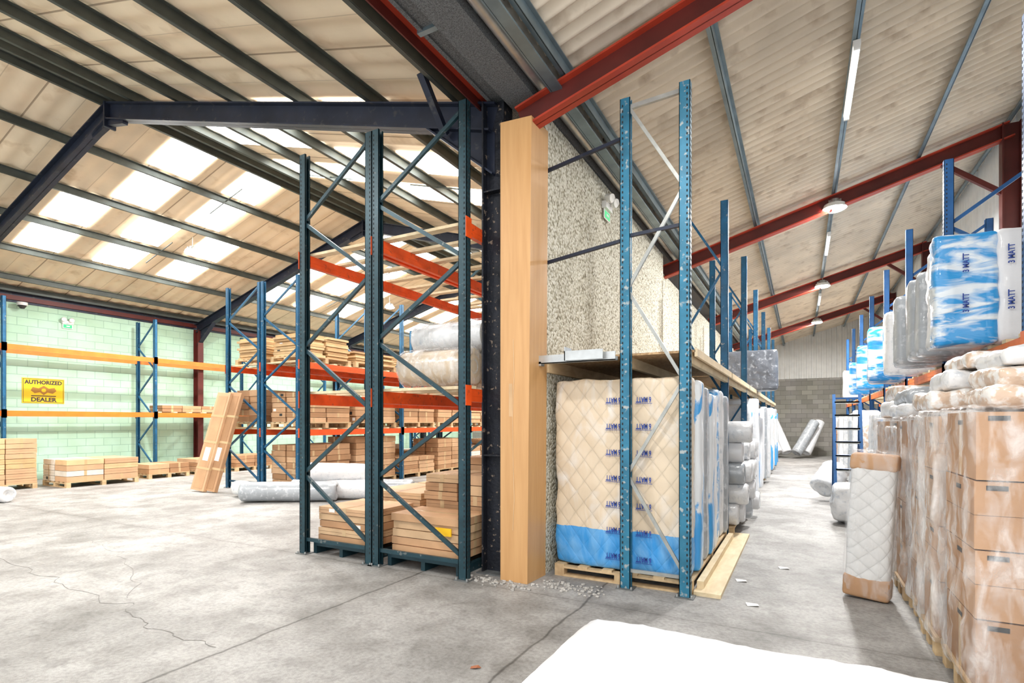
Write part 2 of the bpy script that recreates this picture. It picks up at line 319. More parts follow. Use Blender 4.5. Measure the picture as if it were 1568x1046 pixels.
# ------------------------------------------------------------------ shell
YF,YB=-6.,28.2
XL,XR=-18.05,2.95
SL=.285; XA=-10.4; ZA=7.2
def zL(x): return ZA-SL*abs(x-XA)
def zR(x): return 4.82+SL*(x+2.3)
m=MB(); m.box(XL-.2,XR+.2,YF,YB+.2,-.12,0,floor_mat()); m.build('floor',origin=False)
m=MB(); m.box(XL-.2,XL,YF,YB,0,4.72,block_mat('mint_painted_block',1,(.48,.70,.56),(.33,.52,.42),.05)); m.build('wall_left',origin=False)
bk=block_mat('grey_block',0,(.30,.285,.265),(.18,.17,.16),.22); corr=M('white_cladding',(.74,.74,.72),.55,var=.05)
def corr_wall(m,axis,pos,a0,a1,zb,ztf,mat,per=.2,amp=.02):
    n=int((a1-a0)/per*6); vs=[]
    for i in range(n+1):
        a=a0+(a1-a0)*i/n; d=amp*max(-1,min(1,1.8*math.sin(2*math.pi*a/per)))
        for z in (zb,ztf(a)): vs.append((a,pos+d,z) if axis==0 else (pos+d,a,z))
    m.add(vs,[(2*i,2*i+1,2*i+3,2*i+2) for i in range(n)],mat)
m=MB(); m.box(XL,XR,YB,YB+.2,0,3.6,bk); corr_wall(m,0,YB-.03,-2.3,XR,3.55,lambda a:zR(a),corr); corr_wall(m,0,YB-.03,XL,-2.3,3.55,lambda a:zL(a),corr)
m.build('wall_back',origin=False)
bk2=block_mat('grey_block_side',1,(.36,.345,.32),(.20,.19,.18),.22)
m=MB(); m.box(XR,XR+.2,3.2,YB,0,2.6,bk2); corr_wall(m,1,XR-.02,3.2,YB,2.55,lambda a:zR(XR),corr); m.build('wall_right',origin=False)
peb=pebble_mat()
m=MB(); m.box(-2.56,-2.30,4.97,10.25,0,4.70,peb); m.box(-2.60,-2.38,10.25,YB,0,4.45,peb); m.build('wall_partition',origin=False)
def roof(name,x0,x1,zf,y0,y1,per,amp,mat,nx,skip=()):
    m=MB(); ny=int((y1-y0)/per*8); vs=[]
    for j in range(ny+1):
        y=y0+(y1-y0)*j/ny; dz=amp*math.cos(2*math.pi*y/per)
        for i in range(nx+1):
            x=x0+(x1-x0)*i/nx; vs.append((x,y,zf(x)+dz))
    m.add(vs,[(j*(nx+1)+i,j*(nx+1)+i+1,(j+1)*(nx+1)+i+1,(j+1)*(nx+1)+i) for j in range(ny) for i in range(nx)],mat,True)
    return m
m=roof('c',XL-.1,XA,zL,YF,YB,.34,.018,sheetL,4)
m2=roof('c',XA,-2.75,zL,YF,YB,.34,.018,sheetL,4); m.add(m2.v,m2.f,sheetL,True); m.build('ceiling',origin=False)
m=roof('c',-2.15,XR+.1,zR,YF,YB,.16,.036,sheetR,3); m.build('ceiling',origin=False)
# skylights
m=MB()
for bay in range(-1,4):
    o=6.1*bay
    L1=[(-10.75,-11.7,[6.5,8.05]),(-11.9,-13.1,[6.5,8.05]),(-13.3,-14.45,[5.75,7.3,8.85]),(-14.65,-15.8,[5.75,7.3,8.85]),
        (-9.55,-8.5,[6.2,7.75]),(-8.3,-7.2,[6.2,7.75]),(-7.0,-5.85,[5.5,7.0,8.5]),(-5.65,-4.6,[5.5,7.0,8.5])]
    for x0,x1,ys in L1:
        for y in ys:
            if bay==-1 and y+o>1.2: continue
            y+=o; n=6; vs=[]
            for i in range(n+1):
                yy=y-.42+.84*i/n
                for x in (x0,x1): vs.append((x,yy,zL(x)-.030+.008*(i%2)))
            m.add(vs,[(2*i,2*i+1,2*i+3,2*i+2) for i in range(n)],skyl)
m.build('skylight_panels',origin=False)
def purlin(m,x,z,y0,y1,mat,sl,h=.14,w=.06):
    m.box(x-.006,x+.006,y0,y1,z-h,z,mat); m.box(x,x+w,y0,y1,z-.01,z,mat); m.box(x-w,x,y0,y1,z-h,z-h+.012,mat); m.box(x-w-.006,x-w,y0,y1,z-h,z-h+.03,mat)
m=MB()
for x in (-10.55,-11.8,-13.2,-14.55,-15.9,-17.25,-17.85,-10.2,-9.65,-8.4,-7.1,-5.75,-4.5,-3.25): purlin(m,x,zL(x)-.035,YF,YB,purl,SL,.13,.05)
for x in (-11.8,-14.55,-8.4,-5.75):
    for yy in (1.7,7.8,13.9,20.): m.beam((x-.6,yy,zL(x-.6)-.12),(x+.6,yy,zL(x+.6)-.12),.02,.02,purl)
m.build('roof_purlins',origin=False)
m=MB()
for x in (-1.93,-.72,.5,1.68,2.8): purlin(m,x,zR(x)-.04,YF,YB,purlb,SL,.11,.04)
m.build('roof_purlins',origin=False)
# gutter
YG=YB-.12
m=MB()
m.box(-2.80,-2.10,YF,YG,4.86,4.90,foam); m.box(-2.84,-2.80,YF,YG,4.84,5.08,foam)
m.box(-2.10,-2.04,YF,YG,4.78,4.95,galv); m.cyl((-2.22,YF,4.83),(-2.22,YG,4.83),.06,galv,12)
m.box(-2.60,-2.3,YF,YG,4.74,4.86,foam); m.box(-2.96,-2.86,YF,YG,4.90,4.92,redf); m.box(-2.96,-2.945,YF,YG,4.80,4.92,redr)
m.box(-2.08,-1.98,YF,YG,4.68,4.70,purlb); m.box(-2.1,-2.085,YF,YG,4.68,4.80,purlb)
for y in [YF+1.2*i for i in range(28)]: m.box(-2.86,-2.04,y,y+.05,4.83,4.862,purlb)
m.build('valley_gutter',origin=False)
m=MB(); m.box(XL,XL+.06,YF,YB,4.72,4.84,redr); m.box(XL-.1,XL+.02,YF,YB,4.66,zL(XL),navy); m.build('trim_1',origin=False)
# portal frames
FY=[4.78,10.85,16.95,23.05]
for k,y in enumerate(FY):
    m=MB(); zt=ZA-.36; 
    ex=-2.78
    ze=zt-SL*abs(ex-XA); 
    m.ibeam((XA,y,zt),(ex-.0,y,ze),.28,.16,navy,up=(0,0,1)); m.ibeam((XA,y,zt),(XL+.1,y,zt-SL*abs(XL+.1-XA)),.28,.16,navy)
    m.box(XA-.02,XA+.02,y-.09,y+.09,zt-.28,zt+.15,navy)
    m.beam((XA-.5,y,zt-.30),(XA,y,zt-.2),.08,.08,navy); m.beam((XA+.5,y,zt-.30),(XA,y,zt-.2),.08,.08,navy)
    for sx,xe in ((-1,ex),(1,XL+.2)):
        xi=xe+sx*.85; zi=zt-SL*abs(xi-XA)-.13; zo=zt-SL*abs(xe-XA)-.13
        m.add([(xe,y-.012,zo),(xi,y-.012,zi),(xe,y-.012,zo-.45),(xe,y+.012,zo),(xi,y+.012,zi),(xe,y+.012,zo-.45)],[(0,1,2),(3,5,4),(0,3,4,1),(1,4,5,2),(0,2,5,3)],navy)
        m.beam((xi,y,zi),(xe,y,zo-.45),.14,.018,navy)
    m.beam((-3.35,y-.08,ze-.05),(-3.35,y-.5,zL(-3.4)-.16),.07,.07,navy)
    for xc,mt,top in ((-2.76,navycol,4.84),(XL+.17,navycol if k!=1 else redr,4.65)):
        m.box(xc-.13,xc-.112,y-.09,y+.09,.012,top,mt); m.box(xc+.112,xc+.13,y-.09,y+.09,.012,top,mt); m.box(xc-.112,xc+.112,y-.007,y+.007,.012,top,mt)
        m.box(xc-.17,xc+.17,y-.13,y+.13,0,.015,steelpl)
        if k==0:
            for z in (1.2,3.9): m.box(xc-.112,xc+.112,y-.085,y+.085,z,z+.015,mt)
    m.build('portal_frame')
    m=MB(); y2=y-.12
    a=(-2.42,y2,zR(-2.42)-.165-.13); b=(XR-.16,y2,zR(XR-.16)-.165-.13)
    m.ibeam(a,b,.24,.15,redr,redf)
    m.box(XR-.28,XR-.26,y2-.08,y2+.08,.012,b[2]+.1,redr); m.box(XR-.07,XR-.05,y2-.08,y2+.08,.012,b[2]+.1,redr); m.box(XR-.26,XR-.07,y2-.007,y2+.007,.012,b[2]+.1,redr)
    m.box(XR-.32,XR-.03,y2-.12,y2+.12,0,.015,steelpl)
    m.beam((XR-.25,y2,b[2]-.95),(XR-1.0,y2,b[2]-.33),.07,.07,redr)
    m.build('annex_rafter_frame')
# timber-clad post
m=MB()
x0,x1,y0,y1=-2.595,-2.30,4.56,4.93; zt=4.48
m.add([(x0,y0,.0),(x1,y0,0),(x1+.02,y1,0),(x0,y1,0),(x0,y0,zt),(x1+.045,y0,zt-.02),(x1+.05,y1,zt),(x0,y1,zt)],
      [(0,3,2,1),(4,5,6,7),(0,1,5,4),(1,2,6,5),(2,3,7,6),(3,0,4,7)],veneer)
cab=[(-2.45,4.553,z+.0) for z in (2.35,2.0,1.6,1.2,.8,.5)]
for i in range(5): m.cyl((cab[i][0]+.01*math.sin(i*2),4.557,cab[i][2]),(cab[i+1][0]+.01*math.sin(i*2+2),4.557,cab[i+1][2]),.002,ply,6)
m.box(-2.50,-2.46,4.558,4.56,1.60,1.92,M('veneer_scar',(.56,.36,.19),.7))
m.box(-2.605,-2.596,4.62,4.9,0.02,4.4,M('mortar_ragged',(.45,.42,.38),.9,bump=.8,bs=30))
m.build('timber_clad_post',bevel=.003)
m=MB(); rub=M('broken_concrete',(.44,.42,.39),.9,bump=.8,bs=25,var=.25,vs=9)
random.seed(3)
for i in range(230):
    x=random.uniform(-2.95,-1.55); y=random.gauss(4.46,.06) if x<-2.2 else random.gauss(4.66,.08); r=random.uniform(.004,.017)
    m.soft((x,y,r*.5),(r*2,r*1.6,r*1.1),r*.4,rub,cell=.05,amp=r*.4,fr=30,seed=i)
m.build('concrete_rubble')
# ------------------------------------------------------------------ racks
def post(m,x,y,H,inn,mat,holes=False,w=.095,d=.075):
    t=.006; xo=x-inn*w/2
    a,b=sorted((xo,xo+inn*t)); m.box(a,b,y-d/2,y+d/2,.008,H,mat)
    a,b=sorted((xo,xo+inn*w))
    for sy in (-1,1):
        yy=y+sy*(d/2-t/2); m.box(a,b,yy-t/2,yy+t/2,.008,H,mat)
    a,b=sorted((xo+inn*(w-t),xo+inn*w)); 
    for sy in (-1,1):
        y0=y+sy*(d/2); y1=y+sy*(d/2-.02); m.box(a,b,min(y0,y1),max(y0,y1),.008,H,mat)
    m.box(x-.08,x+.08,y-.07,y+.07,0,.009,steelpl)
    for sx in (-1,1): m.cyl((x+sx*.062,y-.05,.009),(x+sx*.062,y-.05,.03),.01,galv,6)
    if holes:
        z=.12
        while z<H-.04:
            m.box(x-inn*.022-.006,x-inn*.022+.006,y-d/2-.0012,y-d/2,z,z+.022,hole)
            xw=xo-inn*.0012; a,b=sorted((xw,xo))
            for dy in (-.018,.018): m.box(a,b,y+dy-.006,y+dy+.006,z,z+.022,hole)
            z+=.05
def frame(m,x0,x1,y,H,mat,holes=False,n=6,bm=None,start=1,top=.05,bt=.04):
    bm=bm or mat
    post(m,x0,y,H,1,mat,holes); post(m,x1,y,H,-1,mat,holes)
    z0=.2; dz=(H-top-z0)/n; s=start
    xa,xb=x0+.03,x1-.03
    for i in range(n):
        p=(xb if s>0 else xa,y,z0+dz*i+.03); q=(xa if s>0 else xb,y,z0+dz*(i+1)-.03); m.beam(p,q,bt*.8,bt,bm); s=-s
    m.beam((xa,y,z0-.03),(xb,y,z0-.03),bt*.8,bt,bm)
def rack(name,x0,x1,ys,H,levels,mat,bmat,holes=(0,),n=6,bm=None,deck=(),start=1,mats=None,bh=.13,slat=timber2):
    m=MB()
    for i,y in enumerate(ys): frame(m,x0,x1,y,H,(mats or {}).get(i,mat),i in holes,n,bm,start)
    for li,z in enumerate(levels):
        for i in range(len(ys)-1):
            ya,yb=ys[i]+.04,ys[i+1]-.04
            for x in (x0,x1):
                m.box(x-.025,x+.025,ya,yb,z-bh,z,bmat); m.box(x-.027,x+.027,ya,yb,z-bh*.58,z-bh*.42,bmat)
                sx=-1 if x==x0 else 1
                for yy in (ys[i]-.0,ys[i+1]): m.box(x+sx*.049-.003,x+sx*.049+.003,yy-.05,yy+.05,z-bh-.04,z+.03,bmat)
            if (li,i) in deck or li in deck:
                k=max(3,int((yb-ya)/.42))
                for j in range(k+1):
                    yy=ya+.08+(yb-ya-.16)*j/k; m.box(x0-.03,x1+.03,yy-.05,yy+.05,z,z+.03,slat)
    return m.build(name)
LV=[1.88,3.52]
rack('pallet_rack',-4.03,-2.91,[4.4,7.75,11.1],4.69,LV,teal,orange,holes=(0,),n=6,mats={0:teal},deck=(0,1))
rack('pallet_rack',-5.16,-4.13,[4.4,7.75,11.1],4.69,LV,teal,orange,holes=(0,),n=6,deck=(0,1))
m=MB(); 
for z in (.9,2.4,3.9): m.box(-4.125,-4.035,4.37,4.43,z,z+.05,teal)
m.build('rack_row_spacer')
ys2=[7.9+3.35*i for i in range(6)]
rack('pallet_rack',-10.6,-9.46,ys2,4.69,[1.38,2.85],blue,orange,holes=(),n=6,deck=(0,1))
rack('pallet_rack',-11.85,-10.72,ys2,4.69,[1.38,2.85],blue,orange,holes=(),n=6,deck=(0,1))
rack('pallet_rack',-17.62,-16.7,[2.05,5.45,8.85,12.25],4.55,[1.82,3.42],blue,orangeY,holes=(),n=6,deck=((0,2),))
rack('pallet_rack',-17.62,-16.7,[15.2,18.6,22.0],4.55,[1.82,3.42],blue,orangeY,holes=(),n=6,deck=(0,))
ya=[4.9,7.65,10.4,13.15,15.9,18.65,21.4]
m=MB()
for i,y in enumerate(ya):
    frame(m,-1.44,-.905,y,4.55 if i==0 else 4.5,blueR if i==0 else blue,i==0,5,brass if i==0 else None,start=1,bt=.03)
m.beam((-1.40,4.9,4.47),(-.94,4.9,4.49),.03,.04,brass); m.beam((-1.40,4.9,3.28),(-.94,4.9,3.30),.03,.03,navy)
m.beam((-2.295,5.0,4.12),(-1.46,4.93,4.22),.03,.03,navy); m.beam((-2.295,5.0,3.18),(-1.46,4.93,3.26),.03,.03,navy)
for i in range(len(ya)-1):
    a,b=ya[i]+.05,ya[i+1]-.05
    m.box(-2.28,-.83,a,b,2.17,2.19,osb); m.box(-.835,-.81,a,b,2.13,2.20,ply)
    for x in (-.88,-1.46): m.box(x-.022,x+.022,a,b,2.07,2.17,timber2)
    m.box(-2.295,-2.25,a,b,2.05,2.17,timber)
m.build('mattress_rack')
yr=[5.5,8.15,10.8,13.45,16.1,18.75,21.4,24.05]
rack('mattress_rack',1.55,2.55,yr,4.69,[2.22],blueD,orangeY,holes=(0,1),n=6,deck=(0,),bh=.11)
m=MB()
for y in (4.82,):
    m.box(-2.36,-1.50,y-.06,y-.052,2.12,2.20,galv); m.box(-2.36,-1.50,y-.06,y+.02,2.12,2.128,galv); m.box(-2.36,-1.5,y+.012,y+.02,2.12,2.16,galv)
m.box(-1.98,-1.97,4.70,4.86,2.13,2.26,galv); m.box(-1.98,-1.60,4.70,4.71,2.13,2.22,galv)
m.box(-2.30,-2.25,4.76,4.84,2.10,2.14,galv)
m.build('steel_channel_bracket')
# ------------------------------------------------------------------ goods helpers
def pallet(m,x0,x1,y0,y1,z0,mat=timber,h=.13):
    for j in range(3):
        y=y0+(y1-y0-.09)*j/2; m.box(x0,x1,y,y+.09,z0,z0+.018,mat)
        for i in range(3):
            x=x0+(x1-x0-.1)*i/2; m.box(x,x+.1,y,y+.09,z0+.018,z0+h-.04,mat)
        m.box(x0,x1,y,y+.09,z0+h-.04,z0+h-.02,mat)
    n=6
    for i in range(n):
        x=x0+(x1-x0-.1)*i/(n-1); m.box(x,x+.1,y0,y1,z0+h-.02,z0+h,mat)
def cartons(m,x0,x1,y0,y1,z0,nx,ny,nz,h,jit=.012,tp=True,seed=0,mats=carts,lab=.15,slots=False):
    rd=random.Random(seed); sx=(x1-x0)/nx; sy=(y1-y0)/ny
    z=z0
    for k in range(nz):
        for i in range(nx):
            for j in range(ny):
                a=x0+i*sx+.004+rd.uniform(0,jit); b=x0+(i+1)*sx-.004-rd.uniform(0,jit); c=y0+j*sy+.004+rd.uniform(0,jit); d=y0+(j+1)*sy-.004-rd.uniform(0,jit)
                mm=rd.choice(mats); m.box(a,b,c,d,z+.003,z+h-.005,mm)
                if tp:
                    w=.028
                    if rd.random()<.5:
                        cx=(a+b)/2; m.box(cx-w,cx+w,c-.001,d+.001,z+h*.0+.004,z+h-.004,tape)
                        m.box(a-.0006,b+.0006,c-.0006,d+.0006,z+h*.5-.002,z+h*.5+.001,cartline)
                    else:
                        cy=(c+d)/2; m.box(a-.001,b+.001,cy-w,cy+w,z+.004,z+h-.004,tape)
                if slots:
                    m.box(a+.05,a+.14,c-.002,c,z+h*.86,z+h*.93,inkk); m.box(a-.002,a,(c+d)/2-.05,(c+d)/2+.05,z+h*.80,z+h*.87,inkk)
                elif rd.random()<lab:
                    lx=rd.uniform(a+.02,max(a+.03,b-.12)); m.box(lx,min(lx+.09,b-.01),c-.002,c,z+h*.25,z+h*.75,rd.choice([label,inkk,label]))
        z+=h
    return z
def carton_obj(name,x0,x1,y0,y1,z0,nx,ny,nz,h,pal=True,wrap=False,**kw):
    m=MB(); z=z0
    if pal: pallet(m,x0,x1,y0,y1,z0); z=z0+.13
    zt=cartons(m,x0,x1,y0,y1,z,nx,ny,nz,h,**kw)
    return m.build(name)
def skid(m,x0,x1,y0,y1):
    for y in (y0,y1-.05): m.box(x0,x1,y,y+.05,.09,.14,teal)
    for x in (x0,x1-.05,(x0+x1)/2-.02):
        m.box(x,x+.05,y0,y1,.0,.09,teal)
flat=[carts[0],carts[1],carts[3],M('pale_flat_pack',(.60,.40,.23),.7)]
m=MB(); skid(m,-3.94,-3.0,4.46,7.4); cartons(m,-3.95,-3.0,4.50,5.05,.14,1,1,5,.085,jit=.03,seed=2,mats=flat); cartons(m,-3.95,-3.45,5.08,5.8,.14,1,1,8,.10,jit=.03,seed=21,mats=flat); cartons(m,-3.43,-3.0,5.08,5.8,.14,1,1,7,.115,jit=.03,seed=22,mats=flat); cartons(m,-3.95,-3.0,5.85,7.35,.14,2,2,10,.095,jit=.03,seed=5,mats=flat)
m.box(-3.33,-3.13,4.485,4.5,.38,.46,yellow); m.build('flat_pack_carton_stack')
m=MB(); skid(m,-5.08,-4.2,4.46,7.4); cartons(m,-5.08,-4.2,4.50,5.3,.14,1,1,5,.082,jit=.04,seed=3,mats=flat); cartons(m,-5.08,-4.2,5.35,7.35,.14,1,2,6,.085,jit=.04,seed=6,mats=flat); m.build('flat_pack_carton_stack')
m=MB(); skid(m,-3.94,-3.0,7.85,10.9); cartons(m,-3.95,-3.0,7.9,10.9,.14,1,3,6,.15,jit=.03,seed=12); m.build('flat_pack_carton_stack')
m=MB()
def clear_roll(m,p,q,r,sd,inner=ticking):
    m.cyl(Vector(p)+Vector((.02,0,0)),Vector(q)-Vector((.02,0,0)),r*.88,inner,24); m.roll(p,q,r,film,seed=sd,amp=.06,n=28,nl=22)
clear_roll(m,(-3.92,4.75,2.135),(-3.0,4.75,2.135),.215,1); clear_roll(m,(-3.95,5.22,2.14),(-3.0,5.22,2.14),.22,2)
clear_roll(m,(-3.95,5.0,2.50),(-3.0,5.02,2.50),.19,3,inner=white)
m.roll((-3.95,5.70,2.15),(-3.0,5.70,2.15),.23,greyw,seed=4); m.roll((-3.95,5.45,2.52),(-3.0,5.47,2.52),.2,greyw,seed=5)
m.roll((-3.95,6.2,2.15),(-3.0,6.2,2.15),.23,white,seed=6); m.roll((-3.95,6.7,2.15),(-3.0,6.7,2.15),.23,greyw,seed=7)
m.build('rolled_mattress_pile')
rd=random.Random(11)
woods=[M('slatted_pine_%d'%i,c,.7,bump=.1) for i,c in enumerate([(.60,.39,.19),(.68,.47,.25),(.46,.29,.14)])]
for xi,(xa,xb) in enumerate(((-10.52,-9.54),(-11.77,-10.8))):
    for i in range(5):
        ya0=ys2[i]+.12; yb0=ys2[i+1]-.12; ym=(ya0+yb0)/2
        for z,pal in ((0,True),(1.41,True),(2.88,True)):
            for (a,b) in ((ya0,ym-.08),(ym+.08,yb0)):
                if rd.random()<.08: continue
                if z>2:
                    m=MB(); pallet(m,xa,xb,a,b,z); zz=cartons(m,xa,xb,a,b,z+.13,1,2,rd.randint(5,9),.055,jit=.09,tp=False,seed=rd.randint(0,999),mats=woods); m.build('slatted_bed_base_stack')
                else:
                    nz=rd.randint(4,7)
                    carton_obj('carton_pallet_stack',xa,xb,a,b,z,2,2,nz,rd.choice([.11,.13,.15]),seed=rd.randint(0,999),jit=.03,wrap=False,mats=carts+[cartw] if rd.random()<.4 else carts)
carton_obj('carton_pallet_stack',-16.6,-15.75,4.6,5.75,0,1,2,9,.115,seed=31,mats=[carts[3],woods[1],woods[0]])
carton_obj('carton_pallet_stack',-16.3,-15.1,6.05,7.6,0,2,2,4,.13,seed=32,mats=[carts[3],cartw,woods[1]])
carton_obj('carton_pallet_stack',-16.5,-15.5,8.05,9.15,0,1,2,2,.13,seed=33)
carton_obj('carton_pallet_stack',-16.5,-15.5,9.35,10.3,0,1,2,3,.11,seed=34)
carton_obj('carton_pallet_stack',-16.5,-15.5,10.6,11.9,0,1,2,3,.12,seed=35)
carton_obj('carton_pallet_stack',-17.5,-16.8,9.1,10.9,1.85,1,3,2,.10,seed=36,pal=False)
m=MB()
for k,(x,c) in enumerate(((-11.75,carts[3]),(-11.45,carts[0]))):
    T=Matrix.Translation((x,7.12+.06*k,.0))@Matrix.Rotation(math.radians(-14),4,'X')@Matrix.Rotation(math.radians(4),4,'Y')
    m.box(-.24,.24,-.04,.04,.03,2.28,c,mat4=T); m.box(-.17,.17,-.045,-.04,.08,2.2,carts[(k+1)%4],mat4=T)
    for z in (.5,1.1,1.7): m.box(-.242,.242,-.047,.042,z,z+.05,tape,mat4=T)
    m.box(-.1,.1,-.05,-.044,.7,1.0,label,mat4=T)
m.build('long_flat_carton',bevel=.004)
m=MB()
m.roll((-10.4,7.15,.17),(-9.2,6.9,.17),.16,white,seed=11); m.roll((-9.5,6.6,.20),(-8.0,7.6,.20),.19,greyw,seed=12); m.roll((-9.0,7.35,.2),(-7.4,8.2,.2),.19,white,seed=13)
m.roll((-8.7,7.4,.55),(-7.9,8.3,.5),.19,white,seed=14); m.roll((-8.2,8.2,.19),(-7.0,8.7,.19),.18,greyw,seed=15)
m.build('rolled_mattress_pile')
m=MB(); m.roll((-14.6,4.15,.15),(-13.4,4.45,.15),.15,white,seed=21); m.build('rolled_mattress')
# sign on green wall
m=MB(); X0=XL
m.box(X0,X0+.012,6.26,7.18,2.05,2.72,yellow)
for (a,b,c,d) in ((6.28,7.16,2.07,2.08),(6.28,7.16,2.69,2.70),(6.28,6.29,2.07,2.70),(7.15,7.16,2.07,2.70)): m.box(X0+.012,X0+.014,a,b,c,d,inkk)
m.text('AUTHORIZED',.14,inkk,(0,.92,0),(0,0,1),(X0+.0135,6.72,2.565),bold=.006); m.text('DEALER',.15,inkk,(0,1.05,0),(0,0,1),(X0+.0135,6.72,2.10),bold=.006)
lg=[(0,.0),(.06,.05),(.14,.03),(.2,.08),(.17,.14),(.08,.12),(0,.17),(-.08,.12),(-.17,.14),(-.2,.08),(-.14,.03),(-.06,.05)]
m.add([(X0+.0145,6.72+a*1.4,2.27+b*1.5) for a,b in lg],[tuple(range(len(lg)))],M('sign_brown',(.35,.16,.02),.5,var=0))
m.cyl((X0+.013,6.72,2.40),(X0+.017,6.72,2.40),.05,yellow,14); m.box(X0+.012,X0+.015,6.45,6.99,2.235,2.26,inkk)
m.build('dealer_sign')
def emergency(x,y,z,sgn):
    m=MB(); m.box(x,x+.06,y-.13,y+.13,z,z+.09,plast)
    for dy in (-.09,.09):
        m.cyl((x+.05,y+dy,z+.14),(x+.13,y+dy-.03,z+.10),.045,plast,14,r2=.06); m.cyl((x+.128,y+dy-.03,z+.10),(x+.133,y+dy-.031,z+.099),.052,label,14); m.cyl((x+.04,y+dy,z+.05),(x+.06,y+dy,z+.14),.015,plast,8)
    m.box(x+.02,x+.03,y-.12,y+.12,z-.13,z,plast); m.box(x+.03,x+.033,y-.1,y+.1,z-.115,z-.02,green); m.box(x+.033,x+.035,y-.03,y+.05,z-.08,z-.05,plast)
    m.build('emergency_exit_light')
emergency(-2.298,6.85,4.35,1); emergency(XL+.002,7.25,4.28,1)
m=MB(); m.cyl((XL+.002,6.2,4.6),(XL+.2,6.2,4.6),.03,navy,10); m.cyl((XL+.2,6.2,4.66),(XL+.2,6.2,4.58),.11,plast,16); m.cyl((XL+.2,6.2,4.58),(XL+.2,6.2,4.50),.095,inkk,16,r2=.045); m.build('security_camera_dome')
# ------------------------------------------------------------------ mattresses under left annex shelf
def pal_strip(y0,y1):
    m=MB(); pallet(m,-2.2,-.86,y0,y1,0,timber,.12); return m
m=pal_strip(4.98,7.5); m.build('wooden_pallet')
def flat_mat(name,x0,x1,y0,y1,z0,z1,mat,txt=None,cell=.07,amp=.012,seed=0,r=.05,rot=0):
    m=MB(); m.soft(((x0+x1)/2,(y0+y1)/2,(z0+z1)/2),(x1-x0,y1-y0,z1-z0),r,mat,cell=cell,amp=amp,fr=4,seed=seed)
    if txt:
        tx,ty=txt
        for k in range(7):
            m.text('6 MATT',.07,ink,(-.6,0,0),(0,0,-1),(tx,ty-.009,z0+.16+k*.25),bold=.002); m.box(tx-.08,tx+.08,ty-.010,ty-.008,z0+.10+k*.25,z0+.104+k*.25,ink)
    o=m.build(name)
    return o
flat_mat('wrapped_mattress',-2.22,-1.475,5.03,5.27,.12,1.97,quilt,(-1.60,5.018),cell=.04,amp=.016,seed=1)
flat_mat('wrapped_mattress',-1.465,-.875,5.01,5.25,.12,1.97,quilt,(-1.30,4.998),cell=.04,amp=.016,seed=2)
yy=5.29;k=0
while yy<7.3:
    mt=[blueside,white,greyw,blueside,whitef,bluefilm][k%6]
    flat_mat('wrapped_mattress',-2.2,-.87+rd.uniform(-.03,.04),yy,yy+.235,.12,1.93+rd.uniform(-.08,.06),mt,seed=k+5,amp=.014,cell=.09)
    yy+=.25;k+=1
m=MB(); m.box(-.85,-.62,4.98,7.9,.0,.035,timber2); m.box(-.84,-.78,5.1,7.5,.035,.1,timber2); m.build('timber_plank')
m=MB(); pallet(m,-2.2,-.8,7.75,10.3,0,timber,.12); m.build('wooden_pallet')
m=MB()
for r_ in range(5):
    for c_ in range(6):
        y=7.98+c_*.32+(.0 if r_%2==0 else .05); z=.12+.15+r_*.285
        m.roll((-2.1,y,z),(-.66+rd.uniform(-.10,.08),y,z),.15,[white,whitef,greyw,white][(r_*3+c_)%4],n=14,nl=8,seed=r_*7+c_)
m.build('rolled_mattress_pile')
k=0
for b0,b1 in ((10.5,13.05),(13.25,15.8),(16.0,18.55),(18.75,21.3)):
    m=MB(); pallet(m,-2.2,-.85,b0,b1,0,timber,.12); m.build('wooden_pallet'); yy=b0+.02
    while yy<b1-.3:
        flat_mat('wrapped_mattress',-2.2,-.85+rd.uniform(-.05,.16),yy,yy+.28,.12,1.85+rd.uniform(-.2,.15),[white,blueside,whitef,greyw,white][k%5],seed=k,amp=.015,cell=.16); yy+=.3;k+=1
flat_mat('wrapped_mattress',-1.42,-.42,12.0,12.28,2.19,3.02,darkw,seed=3,amp=.02)
flat_mat('wrapped_mattress',-1.42,-.46,12.32,12.6,2.19,2.98,darkw,seed=4,amp=.02)
flat_mat('wrapped_mattress',-2.1,-.9,16.2,16.5,2.19,2.95,white,seed=5,amp=.02)
# ------------------------------------------------------------------ right side of aisle
def stack_wrapped(y0,y1,x0,nz,h,seed,ny=1,nx=1,wrap=True,tint=film):
    m=MB(); pallet(m,x0,1.47,y0,y1,0,timber,.12)
    zt=cartons(m,x0+.01,1.47,y0,y1,.12,nx,ny,nz,h,jit=.015,seed=seed,lab=.5,slots=True)
    if wrap: m.soft(((x0+1.47)/2,(y0+y1)/2,(.10+zt)/2+.01),(1.47-x0+.04,y1-y0+.05,zt-.06),.03,tint,cell=.045,amp=.026,fr=5,seed=seed)
    m.build('shrink_wrapped_carton_stack')
stack_wrapped(3.70,4.36,.80,4,.372,41,1,1)
stack_wrapped(4.46,4.96,.78,4,.368,42,1,1,tint=film2)
stack_wrapped(5.06,5.60,.80,5,.29,43,1,1,tint=film2)
stack_wrapped(5.70,6.25,.78,4,.36,44,1,1,tint=film)
stack_wrapped(6.4,7.1,.82,5,.27,45,1,1,tint=film2)
stack_wrapped(7.2,8.0,.80,4,.36,46,1,1)
